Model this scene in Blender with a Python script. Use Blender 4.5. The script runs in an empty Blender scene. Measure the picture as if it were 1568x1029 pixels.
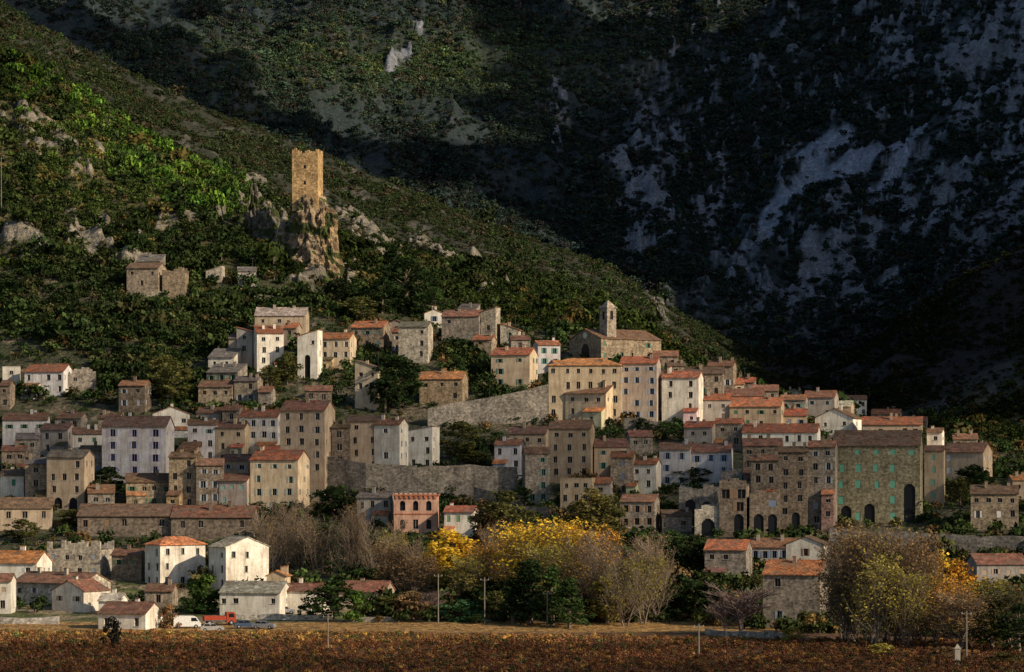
import bpy, math, random
import numpy as np
from mathutils import Vector
random.seed(7); rng=np.random.default_rng(11)
F=4900.0; U0=784.0; V0=710.0; HC=30.0
sc=bpy.context.scene
SD=Vector((.80,-.46,.46)).normalized()
# ------------------------------------------------------------ noise
perm=np.random.default_rng(3).permutation(256)
perm=np.concatenate([perm,perm,perm])
def vn(x,y,seed=0):
    xi=np.floor(x).astype(int); yi=np.floor(y).astype(int)
    fx=x-xi; fy=y-yi; fx=fx*fx*(3-2*fx); fy=fy*fy*(3-2*fy)
    def h(a,b): return perm[(perm[(a+seed*17)&255]+b)&255]/255.0
    return (h(xi,yi)*(1-fx)+h(xi+1,yi)*fx)*(1-fy)+(h(xi,yi+1)*(1-fx)+h(xi+1,yi+1)*fx)*fy
def fbm(x,y,o=4,seed=0):
    s=0;a=.5;t=0
    for i in range(o):
        s=s+a*vn(x+i*13.7,y+i*7.3,seed+i);t+=a;a*=.5;x=x*2.03;y=y*2.03
    return s/t
def ridged(x,y,o=4,seed=0):
    s=0;a=.5;t=0
    for i in range(o):
        s=s+a*(1-np.abs(2*vn(x+i*3.7,y+i*9.3,seed+i)-1));t+=a;a*=.5;x=x*2.1;y=y*2.1
    return s/t
# ------------------------------------------------------------ terrain
UC=[-2500,-500,-100,0,100,250,400,480,600,800,950,1100,1250,1400,1568,1800,2600,4500]  # rightmost columns, out of view, are raised to cast shade on the slopes
def fl(Y): return [V0+F*HC/Y]*18
T=[(120,fl(120)),(250,fl(250)),(450,fl(450)),(600,fl(600)),
(640,[925,925,925,925,925,925,925,925,925,925,920,918,915,908,905,905,905,905]),
(680,[872,872,872,872,872,875,880,876,872,866,862,855,846,842,842,842,842,842]),
(720,[812,812,812,812,812,812,812,814,815,815,812,810,808,803,800,800,800,800]),
(760,[745,745,745,745,745,748,750,750,748,760,758,760,768,768,765,765,765,765]),
(800,[690,690,690,690,690,688,682,684,690,692,692,700,712,728,728,728,728,728]),
(850,[618,618,618,618,614,610,602,604,608,612,614,638,665,692,702,705,705,705]),
(900,[545,545,545,540,530,522,530,532,536,545,542,590,630,668,690,695,695,695]),
(960,[440,440,440,430,425,432,440,444,480,500,512,575,640,680,692,690,690,690]),
(1030,[300,300,300,305,310,330,345,375,430,470,500,580,650,695,700,670,600,600]),
(1100,[100,150,160,175,185,250,325,372,412,450,495,590,655,690,670,600,450,450]),
(1150,[-100,0,30,82,125,232,310,350,400,440,490,600,655,670,620,540,300,300]),
(1250,[-100,20,60,112,140,226,290,320,380,420,475,600,640,600,510,420,0,0]),
(1350,[-150,-20,30,70,100,190,255,285,340,405,450,570,600,480,375,280,-300,-300]),
(1500,[-200,-120,-60,15,70,140,203,235,290,370,420,540,640,520,415,330,-700,-700]),
(1620,[-150,-60,0,70,130,200,260,290,345,430,470,520,560,500,410,350,-900,-900]),
(1740,[-150,-80,20,60,110,180,235,265,320,395,420,440,430,380,300,200,-900,-1000]),
(1900,[-200,-100,-20,20,50,90,140,170,230,320,340,330,300,240,170,80,-900,-1100]),
(2150,[-250,-150,-60,-20,0,20,50,70,110,160,180,160,110,60,0,-80,-900,-1200]),
(2500,[-300,-250,-150,-120,-110,-110,-110,-110,-110,-90,-80,-100,-140,-200,-250,-350,-1000,-1300])]
YT=np.log([t[0] for t in T]); VT=np.array([t[1] for t in T],float)
ug=np.concatenate([np.linspace(-2500,-80,70,endpoint=False),np.arange(-80,1650,2.5),np.linspace(1650,4500,70)])
NR=1050
lg=np.linspace(math.log(120),math.log(2500),NR); yg=np.exp(lg)
tmp=np.array([np.interp(lg,YT,VT[:,k]) for k in range(18)])
def gauss(a,s):
    r=int(3*s);k=np.exp(-.5*(np.arange(-r,r+1)/s)**2);k/=k.sum()
    p=np.pad(a,((0,0),(r,r)),mode='edge')
    return np.array([np.convolve(q,k,'valid') for q in p])
zt=HC+(V0-tmp)/F*yg[None,:]
zt=gauss(zt,5)
uu=np.arange(-2500,4501,10.0)
Zc=np.array([np.interp(uu,UC,zt[:,j]) for j in range(NR)])
Zc=gauss(Zc,3.0)
Z=np.array([np.interp(ug,uu,Zc[j]) for j in range(NR)])
Yg=np.repeat(yg[:,None],len(ug),1); Ug=np.repeat(ug[None,:],NR,0)
X=(Ug-U0)/F*Yg
def sst(a,b,x):
    t=np.clip((x-a)/(b-a),0,1);return t*t*(3-2*t)
Vg=V0-F*(Z-HC)/Yg
n1=fbm(X/110,Yg/110,5,1); n2=ridged(X/60,Yg/90,5,5); n3=fbm(X/9,Yg/9,3,9)
far=sst(1560,1750,Yg); hill=sst(930,1010,Yg)
def strokes(lst,wn):
    m=np.full_like(Z,-5.0)
    for pts,w in lst:
        d=np.full_like(Z,1e9)
        for (x0,y0),(x1,y1) in zip(pts[:-1],pts[1:]):
            dx,dy=x1-x0,y1-y0
            t=np.clip(((Ug-x0)*dx+(Vg-y0)*dy)/(dx*dx+dy*dy),0,1)
            d=np.minimum(d,np.hypot(Ug-x0-t*dx,Vg-y0-t*dy))
        m=np.maximum(m,1-d/(w*wn))
    return m
ONE=np.ones_like(Z)
wn=0.3+1.3*fbm(X/14,Yg/24,5,21)
scree=strokes([([(1412,205),(1345,245),(1255,292),(1172,355)],15),([(1300,225),(1240,240),(1195,275)],15),([(1400,240),(1330,300)],10),([(1270,240),(1225,300)],16)],wn)
scree=sst(0.02,.3,scree)*far
rk=strokes([([(1385,20),(1372,115)],24),([(1530,40),(1490,125)],28),([(1568,235),(1450,330),(1340,350),(1300,455)],54),
 ([(1010,215),(960,270),(1000,365)],42),([(1150,420),(1140,500),(1180,550)],34),([(1290,340),(1350,410),(1270,460)],38),([(1480,200),(1560,170)],26),
 ([(1240,430),(1220,500)],28),([(850,160),(860,260)],14),([(640,90),(600,120)],10),([(1100,250),(1080,330)],20),([(1568,300),(1500,400)],48),([(1470,80),(1440,160)],24),([(1560,20),(1568,100)],26)],ONE)
rm=fbm(X/7+Yg/40,Yg/15,5,31)
rock_far=sst(0.49,.60,rm+0.15*np.clip(rk,-1,1)-.02)*sst(-.6,.3,rk)*far
stray=sst(.61,.68,fbm(X/5,Yg/11,4,33))*far*sst(850,1050,Ug)
rock_far=np.maximum(rock_far,stray*.8)
rock_l=strokes([([(30,185),(60,215),(130,240)],28),([(110,370),(200,385)],32),([(230,350),(330,330)],18),([(380,300),(440,370)],26),([(0,365),(60,390)],20),([(530,330),(600,400)],18),([(440,410),(520,420)],24),([(640,380),(760,450)],16)],ONE)
rml=fbm(X/5,Yg/7,5,35)
rock_l=sst(.48,.58,rml+.14*np.clip(rock_l,-1,1)-.05)*sst(-.5,.1,rock_l)*sst(925,960,Yg)*(1-sst(1400,1500,Yg))
Z=Z+far*(30*(n1-.5)+42*(n2-.55))+hill*(1-far)*(7*(n1-.5)+4*(n2-.5)*2)+hill*1.2*(n3-.5)*2
Z=Z+sst(610,650,Yg)*(1-hill)*(n3-.5)*.8 + (1-sst(600,640,Yg))*(fbm(X/30,Yg/30,3,3)-.5)*.5
crag=ridged(X/11,Yg/16,4,41)
Z=Z+rock_far*(crag-.4)*12+rock_l*(crag-.35)*8-scree*2
Vg=V0-F*(Z-HC)/Yg
def C(r,g,b): return np.array([r,g,b])
col=np.zeros(Z.shape+(3,))
def mix(m,c):
    global col
    col=col*(1-m[...,None])+m[...,None]*c
cn=fbm(X/25,Yg/25,4,51); cf=fbm(X/4,Yg/4,3,55)
col[:]=C(.12,.065,.035)
mix(sst(.4,.7,cn),C(.085,.045,.025))
mix(sst(566,578,Yg+6*(cf-.5)),C(.31,.18,.065))
mix(sst(598,606,Yg+4*(cf-.5)),C(.24,.19,.12)); mix(sst(.45,.6,cf)*sst(598,606,Yg),C(.08,.09,.033))
mix(sst(660,690,Yg),C(.055,.058,.03)); mix(sst(.52,.65,cf)*sst(660,690,Yg),C(.11,.09,.06))
mix(hill,C(.062,.06,.03)); mix(hill*sst(.45,.6,cf),C(.04,.05,.02)); mix(hill*sst(.55,.72,cn)*.6,C(.12,.095,.045))
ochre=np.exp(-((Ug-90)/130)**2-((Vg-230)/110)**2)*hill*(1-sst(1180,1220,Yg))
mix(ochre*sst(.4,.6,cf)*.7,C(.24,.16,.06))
r1=sst(1130,1200,Yg)
mix(r1,C(.036,.038,.024)); mix(r1*sst(.56,.66,fbm(X/6,Yg/14,4,61))*.8,C(.09,.083,.068))
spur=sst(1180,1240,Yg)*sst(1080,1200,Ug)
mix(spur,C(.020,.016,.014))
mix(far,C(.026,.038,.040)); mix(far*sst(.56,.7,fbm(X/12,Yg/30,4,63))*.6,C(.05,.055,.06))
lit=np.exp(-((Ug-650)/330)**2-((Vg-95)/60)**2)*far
mix(lit*.6,C(.04,.05,.025))  # sunlit patch put into the ground colour
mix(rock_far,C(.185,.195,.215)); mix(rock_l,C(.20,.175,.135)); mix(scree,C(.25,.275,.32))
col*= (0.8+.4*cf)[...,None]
NU=len(ug)
co=np.stack([X,Yg,Z],-1).reshape(-1,3)
ii=np.arange(NR*NU).reshape(NR,NU)
q=np.stack([ii[:-1,:-1],ii[:-1,1:],ii[1:,1:],ii[1:,:-1]],-1).reshape(-1,4)
me=bpy.data.meshes.new('terrain')
me.vertices.add(len(co)); me.vertices.foreach_set('co',co.ravel())
me.loops.add(q.size); me.loops.foreach_set('vertex_index',q.ravel().astype(np.int32))
me.polygons.add(len(q)); me.polygons.foreach_set('loop_start',np.arange(0,q.size,4,dtype=np.int32))
me.update()
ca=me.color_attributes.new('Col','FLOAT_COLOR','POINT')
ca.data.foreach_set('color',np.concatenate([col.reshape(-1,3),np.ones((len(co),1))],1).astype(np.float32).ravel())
me.polygons.foreach_set('use_smooth',np.ones(len(q),bool)); me.validate()
terrain=bpy.data.objects.new('terrain',me); sc.collection.objects.link(terrain)
def ucol(u): return float(np.interp(u,ug,np.arange(NU)))
def hit(u,v,ymin=420):
    c=ucol(u);i=int(min(c,NU-2));f=c-i
    vc=Vg[:,i]*(1-f)+Vg[:,i+1]*f
    j0=int(np.searchsorted(yg,ymin))
    w=np.where(vc[j0:]<=v)[0]
    if len(w)==0: return 2000.0
    j=j0+w[0]
    if j==j0: return yg[j]
    t=(vc[j-1]-v)/(vc[j-1]-vc[j]+1e-9)
    return float(yg[j-1]+(yg[j]-yg[j-1])*t)
def ground(x,y):
    u=x*F/y+U0;c=ucol(u);i=int(min(c,NU-2));f=c-i
    r=float(np.interp(math.log(y),lg,np.arange(NR)));j=int(min(r,NR-2));g=r-j
    return float((Z[j,i]*(1-f)+Z[j,i+1]*f)*(1-g)+(Z[j+1,i]*(1-f)+Z[j+1,i+1]*f)*g)
def XU(u,y): return (u-U0)/F*y
def ZV(v,y): return HC+(V0-v)/F*y
# ------------------------------------------------------------ materials
def nmat(name):
    m=bpy.data.materials.new(name);m.use_nodes=True
    nt=m.node_tree;b=nt.nodes['Principled BSDF'];b.inputs['Roughness'].default_value=.9
    b.inputs['Specular IOR Level'].default_value=.15
    return m,nt,b
def node(nt,t,**k):
    n=nt.nodes.new(t)
    return n
def mul(nt,a,b,fac=1.0,blend='MULTIPLY'):
    m=nt.nodes.new('ShaderNodeMix');m.data_type='RGBA';m.blend_type=blend;m.inputs[0].default_value=fac
    nt.links.new(a,m.inputs[6]);nt.links.new(b,m.inputs[7]);return m.outputs[2]
def ramp(nt,src,stops):
    r=nt.nodes.new('ShaderNodeValToRGB')
    e=r.color_ramp.elements
    while len(e)<len(stops): e.new(.5)
    for k,(p,c) in enumerate(stops):
        e[k].position=p;e[k].color=(c,c,c,1) if not isinstance(c,tuple) else c+(1,)
    nt.links.new(src,r.inputs[0]);return r.outputs[0]
def attrcol(nt,name='Col'):
    a=nt.nodes.new('ShaderNodeAttribute');a.attribute_name=name;return a.outputs['Color']
def noise(nt,scale,det=4,stretch=None,rough=.6):
    n=node(nt,'ShaderNodeTexNoise');n.inputs['Scale'].default_value=scale;n.inputs['Detail'].default_value=det;n.inputs['Roughness'].default_value=rough
    tc=nt.nodes.new('ShaderNodeTexCoord');s=tc.outputs['Object']
    if stretch:
        mp=nt.nodes.new('ShaderNodeMapping');mp.inputs['Scale'].default_value=stretch;nt.links.new(s,mp.inputs[0]);s=mp.outputs[0]
    nt.links.new(s,n.inputs['Vector']);return n.outputs[0]
def bump(nt,b,h,st,dist):
    bp=nt.nodes.new('ShaderNodeBump');bp.inputs['Strength'].default_value=st;bp.inputs['Distance'].default_value=dist
    nt.links.new(h,bp.inputs['Height']);nt.links.new(bp.outputs[0],b.inputs['Normal'])
def link(nt,a,b): nt.links.new(a,b)
m,nt,b=nmat('terrain_ground')
c=mul(nt,attrcol(nt),ramp(nt,noise(nt,.35,5),[(.3,.5),(.7,1.5)]))
c=mul(nt,c,ramp(nt,noise(nt,1.6,2),[(.35,.6),(.65,1.35)]))
link(nt,c,b.inputs['Base Color']);bump(nt,b,noise(nt,.5,4),1,1.6);M_TER=m
terrain.data.materials.append(M_TER)
def wallmat(name,stone):
    m,nt,b=nmat(name);c=attrcol(nt)
    c=mul(nt,c,ramp(nt,noise(nt,.35,4),[(.3,(.70,.66,.62) if not stone else .55),(.66,1.1)]))
    c=mul(nt,c,ramp(nt,noise(nt,.9,4,stretch=(1.6,1.6,.18)),[(.35,(.5,.45,.4)),(.54,1.0)]),.55 if not stone else .35)
    if stone:
        v=node(nt,'ShaderNodeTexVoronoi')
        tc=nt.nodes.new('ShaderNodeTexCoord');mp=nt.nodes.new('ShaderNodeMapping');mp.inputs['Scale'].default_value=(1.8,1.8,3.4)
        v.inputs['Scale'].default_value=1.0
        link(nt,tc.outputs['Object'],mp.inputs[0]);link(nt,mp.outputs[0],v.inputs['Vector'])
        sep=nt.nodes.new('ShaderNodeSeparateColor');link(nt,v.outputs['Color'],sep.inputs[0])
        c=mul(nt,c,ramp(nt,sep.outputs[0],[(0,.65),(1,1.3)]))
        c=mul(nt,c,ramp(nt,noise(nt,1.6,4),[(.35,.55),(.65,1.25)]))
    else:
        c=mul(nt,c,ramp(nt,noise(nt,2.4,4),[(.3,.80),(.6,1.06)]))
    link(nt,c,b.inputs['Base Color']);return m
M_PL=wallmat('plaster_wall',False);M_ST=wallmat('stone_wall_masonry',True)
m,nt,b=nmat('clay_roof_tiles')
c=mul(nt,attrcol(nt),ramp(nt,noise(nt,.7,4),[(.3,.5),(.7,1.4)]))
v=node(nt,'ShaderNodeTexVoronoi');v.inputs['Scale'].default_value=2.6
tc=nt.nodes.new('ShaderNodeTexCoord');link(nt,tc.outputs['Object'],v.inputs['Vector'])
sep=nt.nodes.new('ShaderNodeSeparateColor');link(nt,v.outputs['Color'],sep.inputs[0])
c=mul(nt,c,ramp(nt,sep.outputs[0],[(0,.55),(1,1.4)]))
gr=nt.nodes.new('ShaderNodeRGB');gr.outputs[0].default_value=(.14,.11,.08,1)
mx=nt.nodes.new('ShaderNodeMix');mx.data_type='RGBA';link(nt,ramp(nt,noise(nt,.45,5),[(.45,0.0),(.64,.65)]),mx.inputs[0]);link(nt,c,mx.inputs[6]);link(nt,gr.outputs[0],mx.inputs[7])
link(nt,mx.outputs[2],b.inputs['Base Color'])
w=node(nt,'ShaderNodeTexWave');w.inputs['Scale'].default_value=1.3;w.inputs['Distortion'].default_value=.6
link(nt,tc.outputs['Object'],w.inputs['Vector']);bump(nt,b,w.outputs[0],.7,.08);M_RF=m
m,nt,b=nmat('window_glass');b.inputs['Base Color'].default_value=(.012,.013,.016,1);b.inputs['Roughness'].default_value=.25;M_GL=m
m,nt,b=nmat('painted_surface');link(nt,mul(nt,attrcol(nt),ramp(nt,noise(nt,3,3),[(.3,.75),(.7,1.1)])),b.inputs['Base Color']);b.inputs['Roughness'].default_value=.5;M_PA=m
m,nt,b=nmat('rock')
c=mul(nt,attrcol(nt),ramp(nt,noise(nt,.5,7,stretch=(1,1,.5)),[(.3,.4),(.7,1.5)]));link(nt,c,b.inputs['Base Color']);bump(nt,b,noise(nt,.9,8),1,1.0);M_RK=m
def folmat(name,inst):
    m=bpy.data.materials.new(name);m.use_nodes=True;nt=m.node_tree;nt.nodes.remove(nt.nodes['Principled BSDF'])
    if inst:
        a=nt.nodes.new('ShaderNodeAttribute');a.attribute_type='INSTANCER';a.attribute_name='tint';t=a.outputs['Color']
    else:
        o=nt.nodes.new('ShaderNodeObjectInfo');t=o.outputs['Color']
    c=mul(nt,attrcol(nt),t);d=nt.nodes.new('ShaderNodeBsdfDiffuse');link(nt,c,d.inputs[0])
    if inst: link(nt,d.outputs[0],nt.nodes['Material Output'].inputs[0]);return m
    tr=nt.nodes.new('ShaderNodeBsdfTranslucent');link(nt,c,tr.inputs[0]);ms=nt.nodes.new('ShaderNodeMixShader');ms.inputs[0].default_value=.3
    link(nt,d.outputs[0],ms.inputs[1]);link(nt,tr.outputs[0],ms.inputs[2]);link(nt,ms.outputs[0],nt.nodes['Material Output'].inputs[0]);return m
M_FI=folmat('scrub_foliage',True);M_FO=folmat('tree_foliage',False)
m,nt,b=nmat('bark');link(nt,attrcol(nt),b.inputs['Base Color']);M_BK=m
MATS=[M_PL,M_ST,M_RF,M_GL,M_PA,M_RK,M_FO,M_BK,M_FI]
PL,ST,RF,GL,PA,RK,FO,BK,FI=range(9)
# ------------------------------------------------------------ mesh builder
class MB:
    def __init__(s): s.v=[];s.f=[];s.m=[];s.c=[]
    def face(s,pts,m,c):
        i=len(s.v);s.v+= [tuple(p) for p in pts];s.f.append(tuple(range(i,i+len(pts))));s.m.append(m);s.c.append(c)
    def box(s,x0,x1,y0,y1,z0,z1,m,c):
        P=[(x0,y0,z0),(x1,y0,z0),(x1,y1,z0),(x0,y1,z0),(x0,y0,z1),(x1,y0,z1),(x1,y1,z1),(x0,y1,z1)]
        for q in [(0,3,2,1),(4,5,6,7),(0,1,5,4),(1,2,6,5),(2,3,7,6),(3,0,4,7)]: s.face([P[a] for a in q],m,c)
    def slab(s,pts,t,m,c):
        lo=[(p[0],p[1],p[2]-t) for p in pts];s.face(pts,m,c);s.face(lo[::-1],m,c)
        n=len(pts)
        for i in range(n): s.face([pts[i],lo[i],lo[(i+1)%n],pts[(i+1)%n]],m,c)
    def tube(s,p0,p1,r0,r1,m,c,n=5):
        p0=Vector(p0);p1=Vector(p1);d=(p1-p0)
        if d.length<1e-6: return
        a=d.orthogonal().normalized();b=d.cross(a).normalized()
        R=[[p+ (a*math.cos(2*math.pi*k/n)+b*math.sin(2*math.pi*k/n))*r for k in range(n)] for p,r in((p0,r0),(p1,r1))]
        for k in range(n): s.face([R[0][k],R[0][(k+1)%n],R[1][(k+1)%n],R[1][k]],m,c)
    def build(s,name,loc=(0,0,0),rz=0,parent=None,smooth=False,link=True):
        me=bpy.data.meshes.new(name);me.from_pydata(s.v,[],s.f)
        used=sorted(set(s.m));mp={k:i for i,k in enumerate(used)}
        for k in used: me.materials.append(MATS[k])
        me.polygons.foreach_set('material_index',[mp[k] for k in s.m])
        ca=me.color_attributes.new('Col','FLOAT_COLOR','CORNER')
        a=[]
        for f,c in zip(s.f,s.c): a+= (list(c[:3])+[1.0])*len(f)
        ca.data.foreach_set('color',a)
        if smooth: me.polygons.foreach_set('use_smooth',[True]*len(s.f))
        me.update()
        o=bpy.data.objects.new(name,me);o.location=loc;o.rotation_euler=(0,0,rz)
        if link: sc.collection.objects.link(o)
        if parent: o.parent=parent
        return o
def facade(mb,p,d,w,z0,z1,wins,m,c,rec=.28):
    n=(d[1],-d[0])
    def P(s,z,i=0): return (p[0]+d[0]*s-n[0]*i,p[1]+d[1]*s-n[1]*i,z)
    xs={0.0,w};zs={z0,z1};cells=[]
    for (a,b_,za,zb,kind,kc) in wins:
        if a<.15 or b_>w-.15 or za<z0+.05 or zb>z1-.1: continue
        if kind=='arch':
            r=(b_-a)/2;sp=zb-r;cx=(a+b_)/2
            seg=[(a,b_,za,sp)];prev=sp
            for k in range(1,6):
                zz=sp+r*k/5;hw=r*math.sqrt(max(0,1-((k-.5)/5)**2))
                seg.append((cx-hw,cx+hw,prev,zz));prev=zz
            cells+=[(s_[0],s_[1],s_[2],s_[3],GL,(0,0,0)) for s_ in seg]
        else:
            pm=(GL,(0,0,0)) if kind!='closed' else (PA,kc)
            cells.append((a,b_,za,zb)+pm)
            if kind=='shut':
                sw=(b_-a)*.48
                for x0,x1 in((a-sw,a-.02),(b_+.02,b_+sw)):
                    if x0<.05 or x1>w-.05: continue
                    mb.face([P(x0,za,-.05),P(x1,za,-.05),P(x1,zb,-.05),P(x0,zb,-.05)],PA,kc)
                    mb.face([P(x0,za,0),P(x0,za,-.05),P(x0,zb,-.05),P(x0,zb,0)],PA,kc);mb.face([P(x1,za,-.05),P(x1,za,0),P(x1,zb,0),P(x1,zb,-.05)],PA,kc)
            elif kind=='win':
                mb.slab([P(a-.12,za,-.1),P(b_+.12,za,-.1),P(b_+.12,za,0),P(a-.12,za,0)],.1,PA,(.4,.37,.33))
            if kind in('win','shut') :
                mm=(a+b_)/2;fc=(.3,.28,.25) if kind=='win' else kc
                mb.face([P(mm-.05,za,rec-.04),P(mm+.05,za,rec-.04),P(mm+.05,zb,rec-.04),P(mm-.05,zb,rec-.04)],PA,fc)
    for cc in cells: xs|={cc[0],cc[1]};zs|={cc[2],cc[3]}
    xs=sorted(xs);zs=sorted(zs)
    G={}
    for i in range(len(xs)-1):
        for j in range(len(zs)-1):
            cx=(xs[i]+xs[i+1])/2;cz=(zs[j]+zs[j+1])/2
            for cc in cells:
                if cc[0]<cx<cc[1] and cc[2]<cz<cc[3]: G[i,j]=cc;break
    for i in range(len(xs)-1):
        j=0
        while j<len(zs)-1:
            if (i,j) in G:
                cc=G[i,j];r=rec if cc[4]==GL else .06
                a,b_,za,zb=xs[i],xs[i+1],zs[j],zs[j+1]
                mb.face([P(a,za,r),P(b_,za,r),P(b_,zb,r),P(a,zb,r)],cc[4],cc[5])
                if (i-1,j) not in G: mb.face([P(a,za,0),P(a,za,r),P(a,zb,r),P(a,zb,0)],m,c)
                if (i+1,j) not in G: mb.face([P(b_,za,r),P(b_,za,0),P(b_,zb,0),P(b_,zb,r)],m,c)
                if (i,j-1) not in G: mb.face([P(a,za,0),P(b_,za,0),P(b_,za,r),P(a,za,r)],m,c)
                if (i,j+1) not in G: mb.face([P(a,zb,r),P(b_,zb,r),P(b_,zb,0),P(a,zb,0)],m,c)
                j+=1
            else:
                k=j
                while k<len(zs)-1 and (i,k) not in G: k+=1
                mb.face([P(xs[i],zs[j]),P(xs[i+1],zs[j]),P(xs[i+1],zs[k]),P(xs[i],zs[k])],m,c);j=k
WC={'W':((.78,.73,.63),PL,'white_house'),'L':((.60,.58,.58),PL,'white_house'),'C':((.60,.48,.33),PL,'cream_house'),'T':((.43,.335,.235),PL,'rendered_house'),
 'G':((.37,.335,.305),PL,'grey_house'),'S':((.35,.27,.185),ST,'stone_house'),'D':((.21,.165,.125),ST,'stone_house'),'K':((.31,.265,.215),ST,'stone_house'),
 'P':((.62,.37,.28),PL,'pink_house'),'Y':((.33,.29,.185),ST,'stone_mansion'),'N':((.48,.42,.33),ST,'stone_house')}
RC={'r':(.36,.125,.065),'b':(.14,.085,.055),'o':(.47,.185,.075),'g':(.16,.14,.125),'m':(.22,.105,.065),'w':(.42,.36,.3)}
SH=[(.62,.6,.56),(.07,.16,.1),(.16,.2,.28),(.25,.16,.1),(.3,.32,.34),(.12,.24,.2),(.4,.3,.22)]
houses=[];FOOT=[]
def autowins(w,H,cols,fl_,kind,kc,R,skip=.12,ww=.95,wh=1.5,zb=0.4):
    out=[];
    if w<2.2: return out
    n=cols or max(1,int(round((w-1.0)/3.1)))
    fh=fl_ or 2.95;k=0;z=H-1.55
    offs=[(i+.5)/n*w+R.uniform(-.3,.3) for i in range(n)]
    while z-wh/2>zb:
        h=wh*(.65 if k==0 and R.random()<.6 else 1.0)
        for s in offs:
            if R.random()<skip: continue
            kd=kind
            if kind=='mix': kd=R.choice(['win','win','shut','closed'])
            w_=ww*R.uniform(.8,1.15);sj=s+R.uniform(-.2,.2);zj=z+R.uniform(-.12,.12)
            out.append((sj-w_/2,sj+w_/2,zj-h/2,zj+h/2,kd,kc))
        z-=fh;k+=1
    return out
def house(u0,u1,ve,vb,wc='S',rc='r',rt='g',ang=0,**o):
    R=random.Random(int(u0*7+vb*13+u1))
    wcol,wm,nm=WC[wc];nm=o.get('name',nm)
    j=R.uniform(.84,1.12);k=R.uniform(0,.4) if wc in 'CTGKS' else R.uniform(0,.12)
    tgtc=R.choice([(.46,.34,.2),(.34,.29,.24),(.5,.36,.27),(.38,.35,.32)])
    wcol=tuple((x*(1-k)+g_*k)*j for x,g_ in zip(wcol,tgtc))
    if wc=='W': wcol=tuple(min(x,.82) for x in wcol)
    j=R.uniform(.7,1.2);rcol=tuple(x*j*R.uniform(.9,1.1) for x in RC[rc])
    Y=o.get('Y') or hit((u0+u1)/2,vb)
    if ang==0 and 'W' not in o: ang=R.choice([2,5,8,11,14,-7,-4,10])
    a=math.radians(-ang);tw=(u1-u0)/F*Y
    D=o.get('D') or min(10,max(5.5,tw*.75))
    if abs(ang)>1 and 'W' not in o:
        D=min(D,tw*.55/abs(math.sin(a))) ;W=(tw-D*abs(math.sin(a)))/math.cos(a)
    else: W=o.get('W') or tw
    cs,sn=math.cos(a),math.sin(a)
    cr=[(x*cs-y*sn,x*sn+y*cs) for x,y in((-W/2,0),(W/2,0),(W/2,D),(-W/2,D))]
    ox=XU(u0,Y)-min(c[0] for c in cr);oy=Y-min(c[1] for c in cr)
    gz=[ground(ox+c[0],oy+c[1]) for c in cr]
    zb=ZV(vb,Y);base=min(min(gz)-.8,zb-1);loc=(ox,oy,zb)
    H=ZV(ve,Y)-zb;z0=base-zb
    FOOT.append((ox+sum(c[0] for c in cr)/4,oy+sum(c[1] for c in cr)/4,math.hypot(W,D)/2*.85))
    mb=MB();kind=o.get('k') or R.choice(['win','win','shut','mix','mix']);kc=o.get('kc') or R.choice(SH)
    wins=o.get('wins')
    if wins is None: wins=autowins(W,H,o.get('n'),o.get('fh'),kind,kc,R,o.get('skip',.14),o.get('ww',.95),o.get('wh',1.5),max(.4,z0+.3) if H>3 else -2)
    if o.get('arches'):
        for (fx,wd,zh) in o['arches']:
            s=fx*W;lo=.15;wins=[q for q in wins if not (q[2]<zh+.3 and q[1]>s-wd/2-.7 and q[0]<s+wd/2+.7)]
            wins.append((s-wd/2,s+wd/2,lo,zh,'arch',None))
    facade(mb,(-W/2,0),(1,0),W,z0,H,wins,wm,wcol)
    R2=random.Random(R.random())
    for p,d,w in(((W/2,0),(0,1),D),((W/2,D),(-1,0),W),((-W/2,D),(0,-1),D)):
        facade(mb,p,d,w,z0,H,autowins(w,H,None,o.get('fh'),kind,kc,R2,o.get('sskip',.5),.9,1.3,.4),wm,wcol)
    e=.38;t=.16;pit=o.get('pit',R.uniform(.36,.48))
    if rt=='g':
        rs=pit*D/2;zr=H+rs
        for x in(-W/2,W/2):
            q=[(x,0,H),(x,D,H),(x,D/2,zr)];mb.face(q if x>0 else q[::-1],wm,wcol)
        ze=H-e*pit+.03+t;zt=zr+.03+t;g=.18
        mb.slab([(-W/2-g,-e,ze),(W/2+g,-e,ze),(W/2+g,D/2,zt),(-W/2-g,D/2,zt)],t,RF,rcol)
        mb.slab([(W/2+g,D+e,ze),(-W/2-g,D+e,ze),(-W/2-g,D/2+.01,zt),(W/2+g,D/2+.01,zt)],t,RF,rcol)
        mb.tube((-W/2-g,D/2,zt),(W/2+g,D/2,zt),.13,.13,RF,tuple(x*1.1 for x in rcol),6)
        chz=zr
    elif rt=='f':
        rs=pit*W/2;zr=H+rs
        mb.face([(-W/2,0,H),(W/2,0,H),(0,0,zr)],wm,wcol);mb.face([(W/2,D,H),(-W/2,D,H),(0,D,zr)],wm,wcol)
        ze=H-e*pit+.03+t;zt=zr+.03+t;g=.22
        mb.slab([(-W/2-e,D+g,ze),(-W/2-e,-g,ze),(0,-g,zt),(0,D+g,zt)],t,RF,rcol)
        mb.slab([(W/2+e,-g,ze),(W/2+e,D+g,ze),(.01,D+g,zt),(.01,-g,zt)],t,RF,rcol)
        mb.tube((0,-g,zt),(0,D+g,zt),.13,.13,RF,rcol,6);chz=zr
    elif rt=='s':
        rs=pit*.8*D;zr=H+rs;pp=pit*.8
        mb.face([(W/2,0,H),(W/2,D,H),(W/2,D,zr)],wm,wcol);mb.face([(-W/2,D,H),(-W/2,0,H),(-W/2,D,zr)],wm,wcol)
        mb.face([(W/2,D,H),(-W/2,D,H),(-W/2,D,zr),(W/2,D,zr)],wm,wcol)
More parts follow.
